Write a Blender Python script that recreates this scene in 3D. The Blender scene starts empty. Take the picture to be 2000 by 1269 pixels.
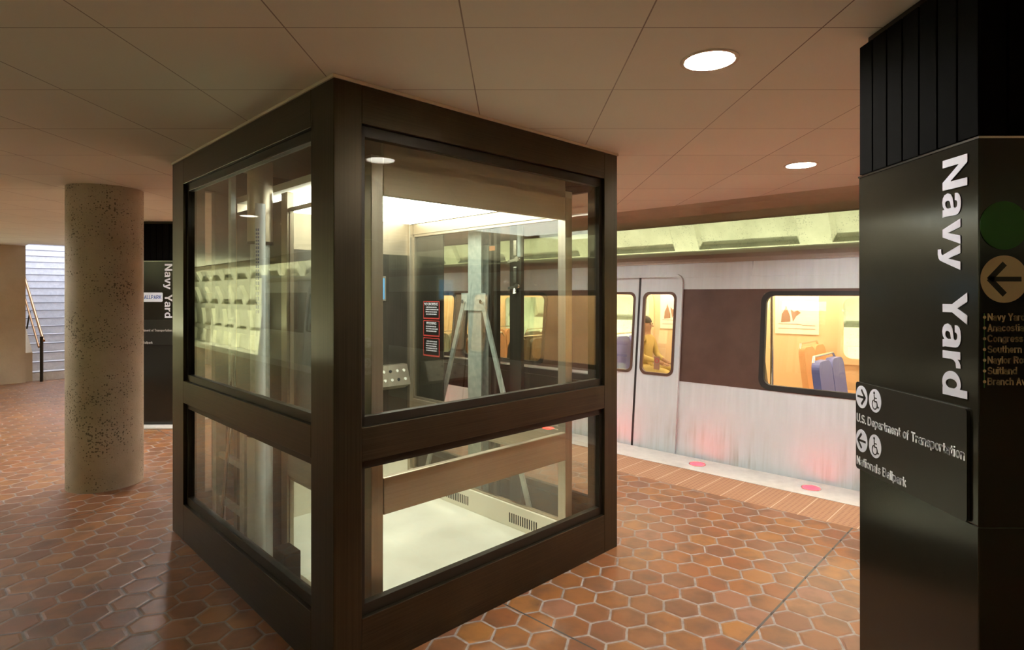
import bpy, bmesh, math, random
from mathutils import Vector, Matrix
random.seed(7)
S = bpy.context.scene
C = S.collection
PI = math.pi
# ------------------------------------------------------------------ camera
EYE, FPX = 1.65, 1153.0
cd = bpy.data.cameras.new('camera'); cam = bpy.data.objects.new('camera', cd); C.objects.link(cam)
cam.location = (0, 0, EYE); cam.rotation_euler = (PI/2, 0, 0)
cd.sensor_width = 36; cd.lens = 36*FPX/2000.0; cd.shift_y = -58.5/2000.0; cd.clip_start = .02; cd.clip_end = 200
S.camera = cam
# ------------------------------------------------------------------ world, exposure
w = bpy.data.worlds.new('world'); S.world = w; w.use_nodes = True
w.node_tree.nodes['Background'].inputs[0].default_value = (.9, .75, .55, 1)
w.node_tree.nodes['Background'].inputs[1].default_value = .02
S.view_settings.view_transform = 'Standard'
try: S.view_settings.look = 'None'
except Exception: pass
S.view_settings.gamma = 1; S.view_settings.use_curve_mapping = False
S.view_settings.exposure = 0.0
LAMP = 640.0          # downlight lens radiance
VAULT_L, VAULT_R = 950.0, 260.0
CABL = 6.5
DAY = 420.0
# ------------------------------------------------------------------ frames
TA = math.radians(46.5); KA = math.radians(44.36)
N = (math.cos(TA), math.sin(TA)); T = (-math.sin(TA), math.cos(TA))
def W(p, s, z=0): return (N[0]*p+T[0]*s, N[1]*p+T[1]*s, z)
KC = (-.746, 2.471)
CEIL = 2.578
# ------------------------------------------------------------------ materials
def mat(name, col=(.5,.5,.5), rough=.5, metal=0.0, spec=.5, emit=None, es=0, coat=0):
    m = bpy.data.materials.new(name); m.use_nodes = True
    b = m.node_tree.nodes['Principled BSDF']
    b.inputs['Base Color'].default_value = (*col, 1); b.inputs['Roughness'].default_value = rough
    b.inputs['Metallic'].default_value = metal; b.inputs['Specular IOR Level'].default_value = spec
    b.inputs['Coat Weight'].default_value = coat
    if emit: b.inputs['Emission Color'].default_value = (*emit, 1); b.inputs['Emission Strength'].default_value = es
    return m
class G:
    def __init__(s, m): s.t = m.node_tree; s.b = s.t.nodes['Principled BSDF']
    def n(s, kind, **k):
        x = s.t.nodes.new(kind)
        for a, v in k.items(): setattr(x, a, v)
        return x
    def l(s, a, b): s.t.links.new(a, b)
    def setin(s, inp, v):
        if hasattr(v, 'is_linked') or hasattr(v, 'links'): s.l(v, inp)
        else: inp.default_value = v
    def m(s, op, a, b=0.0, c=None, clamp=False):
        x = s.n('ShaderNodeMath', operation=op, use_clamp=clamp); s.setin(x.inputs[0], a); s.setin(x.inputs[1], b)
        if c is not None: s.setin(x.inputs[2], c)
        return x.outputs[0]
    def v(s, op, a, b=(0,0,0)):
        x = s.n('ShaderNodeVectorMath', operation=op); s.setin(x.inputs[0], a); s.setin(x.inputs[1], b)
        return x.outputs['Value'] if op in ('DOT_PRODUCT','LENGTH') else x.outputs[0]
    def mix(s, f, a, b):
        x = s.n('ShaderNodeMix', data_type='RGBA'); s.setin(x.inputs[0], f)
        s.setin(x.inputs[6], a if not isinstance(a, tuple) else (*a[:3],1)); s.setin(x.inputs[7], b if not isinstance(b, tuple) else (*b[:3],1))
        return x.outputs[2]
    def mixv(s, f, a, b):
        x = s.n('ShaderNodeMix', data_type='VECTOR'); s.setin(x.inputs[0], f); s.setin(x.inputs[4], a); s.setin(x.inputs[5], b)
        return x.outputs[1]
    def noise(s, scale, vec=None, detail=3, rough=.5):
        x = s.n('ShaderNodeTexNoise'); x.inputs['Scale'].default_value = scale; x.inputs['Detail'].default_value = detail; x.inputs['Roughness'].default_value = rough
        if vec is not None: s.l(vec, x.inputs['Vector'])
        return x.outputs['Fac']
    def pos(s): return s.n('ShaderNodeNewGeometry').outputs['Position']
    def obj(s): return s.n('ShaderNodeTexCoord').outputs['Object']
    def ramp(s, f, pts):
        x = s.n('ShaderNodeValToRGB'); e = x.color_ramp.elements
        while len(e) < len(pts): e.new(.5)
        for i, (p, c) in enumerate(pts): e[i].position = p; e[i].color = (*c, 1)
        s.l(f, x.inputs[0]); return x.outputs[0]
    def bump(s, h, st=.3, d=.01):
        x = s.n('ShaderNodeBump'); x.inputs['Strength'].default_value = st; x.inputs['Distance'].default_value = d
        s.l(h, x.inputs['Height']); s.l(x.outputs[0], s.b.inputs['Normal'])
    def rot(s, vec, ang):
        x = s.n('ShaderNodeVectorRotate', rotation_type='Z_AXIS'); s.l(vec, x.inputs['Vector']); x.inputs['Angle'].default_value = ang
        return x.outputs[0]
    def sep(s, vec): x = s.n('ShaderNodeSeparateXYZ'); s.l(vec, x.inputs[0]); return x.outputs
    def comb(s, x_, y_, z_):
        x = s.n('ShaderNodeCombineXYZ')
        for i, q in enumerate((x_, y_, z_)): s.setin(x.inputs[i], q)
        return x.outputs[0]
    def col(s, c): s.l(c, s.b.inputs['Base Color'])
    def rough(s, c): s.l(c, s.b.inputs['Roughness'])

def brushed(name, col, rough, metal=.9, horiz=False, var=.35, spec=.5):
    m = mat(name, col, rough, metal, spec); g = G(m)
    o = g.obj(); sc = (2, 2, 160) if horiz else (120, 120, 1.2)
    st = g.noise(1.0, g.v('MULTIPLY', o, sc), 2)
    bl = g.noise(2.2, o, 4)
    dark = tuple(c*(1-var) for c in col); hi = tuple(min(1, c*(1+var)) for c in col)
    f = g.m('ADD', g.m('MULTIPLY', st, .45), g.m('MULTIPLY', bl, .55))
    g.col(g.ramp(f, [(.3, dark), (.7, hi)]))
    g.rough(g.m('ADD', rough-.06, g.m('MULTIPLY', bl, .14)))
    g.bump(st, .06, .002)
    return m
M = {}
M['bronze'] = brushed('bronze', (.062,.048,.028), .34, .85)
M['bronze_h'] = brushed('bronze_rail', (.062,.046,.027), .38, .85, horiz=True)
M['stop'] = mat('dark_glazing_stop', (.035,.028,.02), .4, .6)
M['steel'] = brushed('brushed_steel', (.50,.44,.35), .34, .85, var=.12)
M['steel_h'] = brushed('brushed_steel_panel', (.55,.47,.36), .38, .8, horiz=True, var=.1)
M['headerm'] = brushed('satin_header', (.56,.50,.36), .45, .6, horiz=True, var=.08)
M['darkmetal'] = brushed('dark_cab_panel', (.10,.09,.075), .35, .7)
M['cream'] = mat('cream_sheet', (.80,.76,.62), .45)
M['cabfloor'] = mat('cream_vinyl', (.83,.83,.72), .5)
g = G(M['cabfloor']); g.col(g.ramp(g.noise(3, g.obj(), 5), [(.3, (.76,.75,.64)), (.7, (.86,.86,.76))]))
M['galv'] = mat('galvanised', (.62,.68,.68), .5, .35)
g = G(M['galv']); g.col(g.ramp(g.noise(25, g.obj(), 4), [(.3, (.5,.57,.57)), (.7, (.72,.77,.76))]))
M['pipe'] = mat('pale_pipe', (.76,.82,.88), .35)
M['black'] = mat('black', (.012,.011,.010), .45)
M['groove'] = mat('groove_black', (.003,.0028,.0025), .9, spec=.02)
M['rubber'] = mat('rubber', (.02,.018,.017), .6)
M['chrome'] = mat('chrome', (.75,.74,.70), .18, 1)
M['white'] = mat('white_letter', (.56,.55,.61), .6)
M['plateletter'] = mat('bright_letter', (.82,.82,.84), .6)
M['dimletter'] = mat('dim_white_letter', (.62,.46,.30), .6)  # white print; the weak warm light on its face is put into the colour
M['blueletter'] = mat('blue_letter', (.05,.10,.35), .6)
M['red'] = mat('red_border', (.5,.06,.05), .5)
M['green'] = mat('green_dot', (.03,.13,.03), .6)
M['greenline'] = mat('green_line', (.06,.16,.06), .6)
M['screen'] = mat('blue_notice', (.10,.28,.50), .4, emit=(.2,.5,.9), es=.25)
M['buttonlit'] = mat('button_white', (.7,.7,.62), .4)
M['pylon'] = mat('pylon_enamel', (.014,.012,.008), .22, .0, spec=.5)
g = G(M['pylon']); g.rough(g.m('ADD', .13, g.m('MULTIPLY', g.noise(60, g.obj(), 2), .06)))
M['plate'] = mat('plate_enamel', (.016,.014,.011), .28)
M['plaque'] = mat('white_plaque', (.75,.78,.84), .5)
M['lens'] = mat('lamp_lens', (1,1,1), .5, emit=(1,.97,.90), es=LAMP)
M['baffle'] = mat('white_baffle', (.85,.84,.80), .6)
M['ring'] = mat('lamp_ring', (.75,.66,.52), .5)
M['cablight'] = mat('cab_light', (1,1,1), .5, emit=(.97,1,.88), es=CABL)
M['tubeL'] = mat('tube_left', (1,1,1), .5, emit=(.95,1,.64), es=VAULT_L)
M['tubeR'] = mat('tube_right', (1,1,1), .5, emit=(.95,1,.64), es=VAULT_R)
M['redlens'] = mat('red_lens', (.25,.01,.015), .4, emit=(1,.006,.009), es=30)
M['trainlight'] = mat('train_light', (1,1,1), .5, emit=(1,.87,.62), es=24)
M['amber'] = mat('train_interior', (.80,.58,.34), .45)
M['amberdark'] = mat('train_interior_trim', (.55,.38,.18), .45)
M['seatorange'] = mat('seat_orange', (.72,.36,.16), .5)
M['seatblue'] = mat('seat_blue', (.16,.17,.42), .5)
M['seatbrown'] = mat('seat_brown', (.13,.10,.06), .5)
M['poster'] = mat('poster', (.88,.82,.66), .5)
M['posterink'] = mat('poster_ink', (.36,.2,.12), .6)
M['brownband'] = mat('train_brown', (.135,.075,.058), .38, .2)
g = G(M['brownband']); g.col(g.ramp(g.noise(4, g.obj(), 5), [(.3, (.105,.060,.047)), (.75, (.155,.09,.07))]))
M['roofgrey'] = mat('train_roof', (.42,.36,.31), .4, .3)
M['bronzewood'] = mat('bronze_rail', (.42,.24,.12), .3, .8)
M['skin'] = mat('skin', (.35,.2,.13), .6)
M['shirt'] = mat('shirt', (.45,.34,.12), .8)
M['hair'] = mat('hair', (.04,.03,.02), .7)
M['trackbed'] = mat('trackbed', (.10,.095,.085), .9)

m = mat('train_white', (.78,.76,.74), .32, .05); M['trainwhite'] = m; g = G(m)
o = g.obj(); sx = g.sep(o)
streak = g.noise(1.0, g.v('MULTIPLY', o, (1, 22, 1.4)), 4, .6)
low = g.m('SUBTRACT', 1.0, g.m('MULTIPLY', g.m('ABSOLUTE', g.m('SUBTRACT', sx[2], .05)), 2.2), clamp=True)
f = g.m('MULTIPLY', g.m('MULTIPLY', g.m('SUBTRACT', streak, .43), 4.5, clamp=True), g.m('MULTIPLY', low, g.m('MULTIPLY', g.m('SUBTRACT', g.noise(1.4, o, 2), .34), 4, clamp=True)))
base = g.ramp(streak, [(.3, (.68,.74,.765)), (.7, (.75,.81,.84))])
g.col(g.mix(g.m('MULTIPLY', f, .6), base, (.30,.29,.22)))

def concrete(name, c0, c1, pit=0.0, scale=3.0, rough=.85, pitscale=60):
    m = mat(name, c0, rough); g = G(m); o = g.pos()
    a = g.noise(scale, o, 6, .6); base = g.ramp(a, [(.3, c0), (.7, c1)])
    if pit:
        v = g.n('ShaderNodeTexVoronoi'); v.inputs['Scale'].default_value = pitscale; g.l(o, v.inputs['Vector'])
        dist_ = g.m('ADD', v.outputs['Distance'], g.m('MULTIPLY', g.m('SUBTRACT', g.noise(pitscale*2.2, o, 2), .5), .35))
        cellr = g.sep(v.outputs['Color'])[0]
        thr = g.m('MULTIPLY', g.m('MULTIPLY', cellr, cellr), g.m('MULTIPLY', g.m('SUBTRACT', g.noise(3.2, o, 4), .28), 2.0))
        msk = g.m('MULTIPLY', g.m('LESS_THAN', dist_, thr), pit)
        base = g.mix(msk, base, tuple(c*.28 for c in c0))
        g.bump(g.m('SUBTRACT', g.noise(70, o, 3), msk), .35, .006)
    else: g.bump(g.noise(40, o, 4), .2, .01)
    g.col(base); return m
M['column'] = concrete('column_concrete', (.43,.365,.27), (.60,.52,.41), .85, pitscale=75)
M['wallc'] = concrete('wall_concrete', (.44,.36,.25), (.60,.52,.40), 0, 1.3)
M['vault'] = concrete('vault_concrete', (.54,.53,.42), (.72,.70,.58), .28, 2.2, pitscale=45)
M['granite'] = concrete('granite', (.60,.58,.55), (.74,.72,.68), 0, 9, .6)
M['stairc'] = concrete('stair_granite', (.60,.61,.66), (.74,.75,.80), 0, 12, .7)
M['slabedge'] = concrete('slab_edge', (.42,.38,.27), (.52,.47,.34), 0, 3)

m = mat('glass'); t = m.node_tree; t.nodes.clear(); g = type('x', (G,), {'__init__': lambda s: None})(); g.t = t
out = g.n('ShaderNodeOutputMaterial'); geo = g.n('ShaderNodeNewGeometry')
cs = g.m('ABSOLUTE', g.v('DOT_PRODUCT', geo.outputs['Incoming'], geo.outputs['Normal']))
sch = g.m('ADD', .06, g.m('MULTIPLY', g.m('POWER', g.m('SUBTRACT', 1.0, cs), 5.0), .95))
tr = g.n('ShaderNodeBsdfTransparent'); tr.inputs[0].default_value = (.94,.95,.92,1)
gl = g.n('ShaderNodeBsdfGlossy'); gl.inputs['Roughness'].default_value = 0.0; gl.inputs[0].default_value = (1,1,1,1)
mx = g.n('ShaderNodeMixShader'); g.l(sch, mx.inputs[0]); g.l(tr.outputs[0], mx.inputs[1]); g.l(gl.outputs[0], mx.inputs[2]); g.l(mx.outputs[0], out.inputs[0])
M['glass'] = m

# floor: hexagonal quarry tiles
m = mat('hex_tiles', (.3,.12,.06), .3); M['hex'] = m; g = G(m)
q = g.rot(g.pos(), -TA); R3 = math.sqrt(3)
HEX = .180
uv = g.v('ADD', g.v('SCALE', q), (200.03, 200*R3+.35, 0)); uv.node.inputs[0].links[0].from_node.inputs['Scale'].default_value = 1/HEX
sx = g.sep(uv); uv = g.comb(sx[0], sx[1], 0.0)
a = g.v('SUBTRACT', g.v('MODULO', uv, (1, R3, 1)), (.5, R3/2, 0))
b = g.v('SUBTRACT', g.v('MODULO', g.v('SUBTRACT', uv, (.5, R3/2, 0)), (1, R3, 1)), (.5, R3/2, 0))
la = g.v('LENGTH', a); lb = g.v('LENGTH', b)
gv = g.mixv(g.m('LESS_THAN', la, lb), b, a)
ag = g.v('ABSOLUTE', gv)
ed = g.m('MAXIMUM', g.v('DOT_PRODUCT', ag, (.5, R3/2, 0)), g.sep(ag)[0])
idv = g.v('MULTIPLY', g.v('SUBTRACT', uv, gv), (2, 2/R3, 0)); idv = g.v('FLOOR', g.v('ADD', idv, (.5,.5,.5)))
wn = g.n('ShaderNodeTexWhiteNoise', noise_dimensions='3D'); g.l(idv, wn.inputs['Vector'])
tile = g.ramp(wn.outputs['Value'], [(0, (.26,.092,.036)), (.3, (.31,.122,.036)), (.55, (.21,.086,.044)), (.8, (.34,.145,.040)), (1, (.27,.120,.075))])
inn = g.noise(7.0, g.v('ADD', g.pos(), g.v('MULTIPLY', wn.outputs['Color'], (5,5,5))), 3)
tile = g.mix(g.m('MULTIPLY', g.m('SUBTRACT', inn, .44), 3.2, clamp=True), tile, (.15,.070,.035))
edgen = g.m('ADD', ed, g.m('MULTIPLY', g.m('SUBTRACT', g.noise(40, g.pos(), 2), .5), .02))
groutf = g.m('MULTIPLY', g.m('SUBTRACT', edgen, .458), 70, clamp=True)
grout = g.ramp(g.noise(20, g.pos(), 3), [(.3, (.24,.19,.165)), (.7, (.36,.31,.28))])
colr = g.mix(groutf, tile, grout)
# expansion joints
pq = g.sep(q)
js = g.m('ABSOLUTE', g.m('SUBTRACT', g.m('MODULO', g.m('ADD', pq[1], 427.0-1.13+2.135), 4.27), 2.135))
jp = g.m('ABSOLUTE', g.m('SUBTRACT', pq[0], 2.26))
jf = g.m('MAXIMUM', g.m("LESS_THAN", js, .006), g.m('LESS_THAN', jp, .005))
colr = g.mix(jf, colr, (.07,.06,.055))
g.col(colr)
g.rough(g.m('ADD', .30, g.m('ADD', g.m('MULTIPLY', groutf, .4), g.m('MULTIPLY', g.noise(9, g.pos(), 3), .16))))
hgt = g.m('SUBTRACT', g.m('SUBTRACT', 1.0, g.m('MULTIPLY', g.m('SUBTRACT', ed, .40), 10, clamp=True)), g.m('MULTIPLY', jf, 2.0))
g.bump(g.m('ADD', hgt, g.m('MULTIPLY', g.noise(30, g.pos(), 3), .18)), .5, .0045)
# tactile strip
m = mat('tactile', (.40,.2,.11), .6); M['tactile'] = m; g = G(m); q = g.rot(g.pos(), -TA); pq = g.sep(q)
dx = g.m('SUBTRACT', g.m('FRACT', g.m('MULTIPLY', g.m('ADD', pq[0], 50.0), 28)), .5); dy = g.m('SUBTRACT', g.m('FRACT', g.m('MULTIPLY', g.m('ADD', pq[1], 50.0), 28)), .5)
dd = g.m('SQRT', g.m('ADD', g.m('MULTIPLY', dx, dx), g.m('MULTIPLY', dy, dy)))
dot = g.m('LESS_THAN', dd, .28)
ln = g.m('LESS_THAN', g.m('ABSOLUTE', g.m('SUBTRACT', g.m('FRACT', g.m('MULTIPLY', g.m('ADD', pq[1], 50.0), 5)), .5)), .018)
c = g.mix(dot, (.43,.235,.13), (.30,.145,.085)); c = g.mix(g.m('MULTIPLY', g.noise(5, g.pos(), 3), .5), c, (.36,.17,.10)); g.col(g.mix(ln, c, (.62,.46,.34)))
g.bump(dot, .5, .003)
# ceiling boards
m = mat('ceiling_board', (.6,.5,.38), .75); M['ceiling'] = m; g = G(m); pz = g.sep(g.pos()); P_ = .622
def gl_(ax, off):
    t_ = g.m('DIVIDE', g.m('ADD', pz[ax], 100*P_-off), P_)
    fr = g.m('FRACT', t_); return g.m('MINIMUM', fr, g.m('SUBTRACT', 1.0, fr)), g.m('FLOOR', t_)
ex, ix = gl_(0, -.167); ey, iy = gl_(1, 2.05)
wn = g.n('ShaderNodeTexWhiteNoise', noise_dimensions='3D'); g.l(g.comb(ix, iy, 0.0), wn.inputs['Vector'])
base = g.ramp(g.m('ADD', g.m('MULTIPLY', wn.outputs['Value'], .35), g.m('MULTIPLY', g.noise(1.6, g.pos(), 4), .65)), [(.25, (.80,.80,.69)), (.75, (.86,.86,.75))])
e = g.m('MINIMUM', ex, ey)
lnf = g.m('MULTIPLY', g.m('LESS_THAN', e, .0042), g.m('ADD', .25, g.m('MULTIPLY', g.noise(1.1, g.pos(), 2), .9)), clamp=True)
g.col(g.mix(lnf, base, (.16,.11,.075)))
g.bump(g.m('MULTIPLY', g.m('GREATER_THAN', e, .006), 1.0), .3, .003)

# ------------------------------------------------------------------ mesh helpers
def link(name, me, parent=None):
    o = bpy.data.objects.new(name, me); C.objects.link(o)
    if parent: o.parent = parent
    return o
class MB:
    def __init__(s): s.v = []; s.f = []; s.mi = []; s.bev = []; s.smooth = []
    def poly(s, pts, faces, mi=0, smooth=False):
        b = len(s.v); s.v += [tuple(p) for p in pts]
        for f in faces: s.f.append([b+i for i in f]); s.mi.append(mi); s.smooth.append(smooth)
    def box(s, x0, x1, y0, y1, z0, z1, mi=0, b=0.0, xf=None):
        bm = bmesh.new(); bmesh.ops.create_cube(bm, size=1)
        for v in bm.verts: v.co = Vector((x0+(v.co.x+.5)*(x1-x0), y0+(v.co.y+.5)*(y1-y0), z0+(v.co.z+.5)*(z1-z0)))
        if b > 0: bmesh.ops.bevel(bm, geom=bm.edges[:], offset=min(b, .45*min(abs(x1-x0), abs(y1-y0), abs(z1-z0))), segments=2, affect='EDGES', profile=.5)
        bm.verts.index_update()
        P = [v.co.copy() for v in bm.verts]
        if xf: P = [xf(*p) for p in P]
        s.poly(P, [[v.index for v in f.verts] for f in bm.faces], mi); bm.free(); return s
    def cyl(s, p0, p1, r0, r1=None, n=24, mi=0, caps=True):
        r1 = r0 if r1 is None else r1; p0 = Vector(p0); p1 = Vector(p1); d = (p1-p0).normalized()
        a = d.orthogonal().normalized(); c = d.cross(a); pts = []
        for P, r in ((p0, r0), (p1, r1)):
            for i in range(n): t = 2*PI*i/n; pts.append(P+a*math.cos(t)*r+c*math.sin(t)*r)
        s.poly(pts, [[i, (i+1) % n, n+(i+1) % n, n+i] for i in range(n)], mi, True)
        if caps: s.poly(pts[:n], [list(range(n))[::-1]], mi); s.poly(pts[n:], [list(range(n))], mi)
        return s
    def tube(s, pts, r, n=12, mi=0):
        for a, b in zip(pts[:-1], pts[1:]): s.cyl(a, b, r, n=n, mi=mi)
        return s
    def bar(s, p0, p1, wv, tv, mi=0):   # flat bar between points, width vector, thickness vector
        p0 = Vector(p0); p1 = Vector(p1); wv = Vector(wv)/2; tv = Vector(tv)/2
        P = [q+a*wv+b*tv for q in (p0, p1) for a, b in ((-1,-1),(1,-1),(1,1),(-1,1))]
        s.poly(P, [[3,2,1,0],[4,5,6,7],[0,1,5,4],[1,2,6,5],[2,3,7,6],[3,0,4,7]], mi); return s
    def prism(s, pts2, f, t0, t1, mi=0):  # extrude outline: f(a,b,t)->xyz
        n = len(pts2); P = [f(a, b, t0) for a, b in pts2]+[f(a, b, t1) for a, b in pts2]
        s.poly(P, [list(range(n))[::-1], [n+i for i in range(n)]]+[[i, (i+1) % n, n+(i+1) % n, n+i] for i in range(n)], mi); return s
    def ring(s, outer, inner, f, t0, t1, mi=0):
        n = len(outer); P = [f(a, b, t) for t in (t0, t1) for L in (outer, inner) for a, b in L]
        F = []
        for i in range(n):
            j = (i+1) % n; F += [[i, j, n+j, n+i], [2*n+i, 3*n+i, 3*n+j, 2*n+j], [i, 2*n+i, 2*n+j, j], [n+i, n+j, 3*n+j, 3*n+i]]
        s.poly(P, F, mi); return s
    def build(s, name, mats, parent=None, fixn=True):
        me = bpy.data.meshes.new(name); me.from_pydata(s.v, [], s.f)
        if not isinstance(mats, (list, tuple)): mats = [mats]
        for m in mats: me.materials.append(m)
        for p, mi, sm in zip(me.polygons, s.mi, s.smooth): p.material_index = mi; p.use_smooth = sm
        if fixn:
            bm = bmesh.new(); bm.from_mesh(me); bmesh.ops.recalc_face_normals(bm, faces=bm.faces[:]); bm.to_mesh(me); bm.free()
        me.update(); return link(name, me, parent)
def tag(o, label=None, cat=None, group=None, kind=None):
    if label: o['label'] = label
    if cat: o['category'] = cat
    if group: o['group'] = group
    if kind: o['kind'] = kind
    return o
def empty(name, loc=(0,0,0), rz=0, label=None, cat=None, group=None):
    o = bpy.data.objects.new(name, None); C.objects.link(o); o.location = loc; o.rotation_euler = (0,0,rz); o.empty_display_size = .2
    return tag(o, label, cat, group)
def kids(o): return [c for c in bpy.data.objects if c.parent == o]
def copy_tree(o, parent=None, skip=()):
    c = o.copy(); C.objects.link(c)
    c.parent = parent
    for ch in kids(o):
        if ch.name.split('.')[0] in skip: continue
        copy_tree(ch, c, skip)
    return c
def rrect(x0, x1, y0, y1, r, n=6):
    P = []
    for cx, cy, a0 in ((x1-r, y1-r, 0), (x0+r, y1-r, 90), (x0+r, y0+r, 180), (x1-r, y0+r, 270)):
        for i in range(n+1): a = math.radians(a0+90*i/n); P.append((cx+r*math.cos(a), cy+r*math.sin(a)))
    return P
def text_mesh(txt, bold=.02, spacing=1.0):
    cu = bpy.data.curves.new('t', 'FONT'); cu.body = txt; cu.offset = bold; cu.space_character = spacing; cu.resolution_u = 4
    o = bpy.data.objects.new('t', cu); C.objects.link(o); bpy.context.view_layer.update()
    me = bpy.data.meshes.new_from_object(o.evaluated_get(bpy.context.evaluated_depsgraph_get()))
    bpy.data.objects.remove(o); bpy.data.curves.remove(cu); return me
def lettering(name, txt, m, parent, mtx, width=None, cap=.03, bold=.02, spacing=1.0, thick=.0012):
    """text laid in the XY plane of mtx: starts at origin, baseline on x, cap height 'cap', total width 'width'"""
    me = text_mesh(txt, bold, spacing)
    x0 = min(v.co.x for v in me.vertices); x1 = max(v.co.x for v in me.vertices)
    sy = cap/.729; sx = (width/(x1-x0)) if width else sy
    for v in me.vertices: v.co = Vector(((v.co.x-x0)*sx, v.co.y*sy, 0))
    bm = bmesh.new(); bm.from_mesh(me)
    r = bmesh.ops.extrude_face_region(bm, geom=bm.faces[:])
    for e in r['geom']:
        if isinstance(e, bmesh.types.BMVert): e.co.z += thick
    bmesh.ops.recalc_face_normals(bm, faces=bm.faces[:]); bm.to_mesh(me); bm.free()
    me.transform(mtx); me.materials.clear(); me.materials.append(m); me.name = name
    return link(name, me, parent)
def struct(o): o['kind'] = 'structure'; return o

# ------------------------------------------------------------------ platform, ceiling, walls
def PS(mb, p0, p1, s0, s1, z0, z1, mi=0): return mb.box(p0, p1, s0, s1, z0, z1, mi)
def tbuild(mb, name, m, parent=None):
    o = mb.build(name, m, parent)
    if not parent: o.rotation_euler = (0,0,TA)
    return o
struct(tbuild(PS(MB(), -2.75, 4.70, -13, 44, -.25, 0), 'floor', M['hex']))
struct(tbuild(PS(MB(), 4.70, 5.20, -13, 22, -.25, 0), 'trim_1', M['tactile']))
struct(tbuild(PS(MB(), 5.20, 5.60, -13, 22, -1.2, .004), 'trim_2', M['granite']))
struct(tbuild(PS(MB(), -3.25, -2.75, -13, 44, -1.2, .002), 'trim_3', M['granite']))
struct(tbuild(PS(MB(), 5.60, 10.1, -14, 24, -1.4, -1.2), 'floor', M['trackbed']))
struct(tbuild(PS(MB(), -7.9, -3.25, -14, 45, -1.4, -1.2), 'floor', M['trackbed']))
# ceiling slab with a drooping edge on both sides
mb = MB()
prof = [(-3.22,2.46),(-3.15,2.44),(-3.05,2.46),(-2.9,2.555),(-2.75,CEIL),(5.62,CEIL),(5.80,2.555),(5.95,2.50),(6.06,2.44),(6.12,2.43),(6.18,2.46),(6.2,2.9),(-3.24,2.9)]
mb.prism(prof, lambda a, b, t: (a, t, b), -13, 13.75)
o = tbuild(mb, 'ceiling', [M['ceiling'], M['slabedge']]); struct(o)
LAMPS = [(4.475, 1.405) if (p, s) == (4.35, 1.04) else (p, s) for s in (1.04, 4.08, 7.1, 10.1) for p in (.1, 2.23, 4.35) if not (s < 5 and p < 3 and (s, p) != (1.04, 2.23))]
cut = MB()
for p, s in LAMPS: cut.cyl((p, s, CEIL-.05), (p, s, CEIL+.06), .099, n=48)
co = tbuild(cut, 'cutter', M['ring']); bo = o.modifiers.new('holes', 'BOOLEAN'); bo.object = co; bo.operation = 'DIFFERENCE'; bo.solver = 'EXACT'
bpy.context.view_layer.update(); ev = bpy.data.meshes.new_from_object(o.evaluated_get(bpy.context.evaluated_depsgraph_get())); o.modifiers.clear(); o.data = ev
bpy.data.objects.remove(co)
mb = MB(); mb.prism([(-3.22,2.46),(-3.15,2.44),(-3.05,2.46),(-2.9,2.555),(-2.9,2.9),(-3.24,2.9)], lambda a, b, t: (a, t, b), 13.752, 44); struct(tbuild(mb, 'ceiling', M['slabedge']))
for p in o.data.polygons:
    c = p.center
    if c.x > 5.7 or c.x < -2.8: p.material_index = 1
struct(tbuild(PS(MB(), -2.9, 1.75, 13.752, 44, CEIL, 2.9), 'ceiling', M['ceiling']))
# wall at the end of the platform, left of the stairs
struct(tbuild(PS(MB(), .9, 1.76, 14.3, 14.6, 0, CEIL), 'wall_end', M['wallc']))
struct(tbuild(PS(MB(), .9, 1.76, 14.602, 21.5, 0, 5.2), 'wall_stair_left', M['wallc']))
struct(tbuild(PS(MB(), 4.45, 4.70, 14.5, 21.5, 0, 5.2), 'wall_stair_right', M['wallc']))
struct(tbuild(PS(MB(), 1.5, 4.70, 21.5, 21.7, 0, 5.2), 'wall_stair_back', M['wallc']))
struct(tbuild(PS(MB(), 4.72, 6.2, 13.752, 22, 2.5, 2.9), 'ceiling', M['ceiling']))

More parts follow.
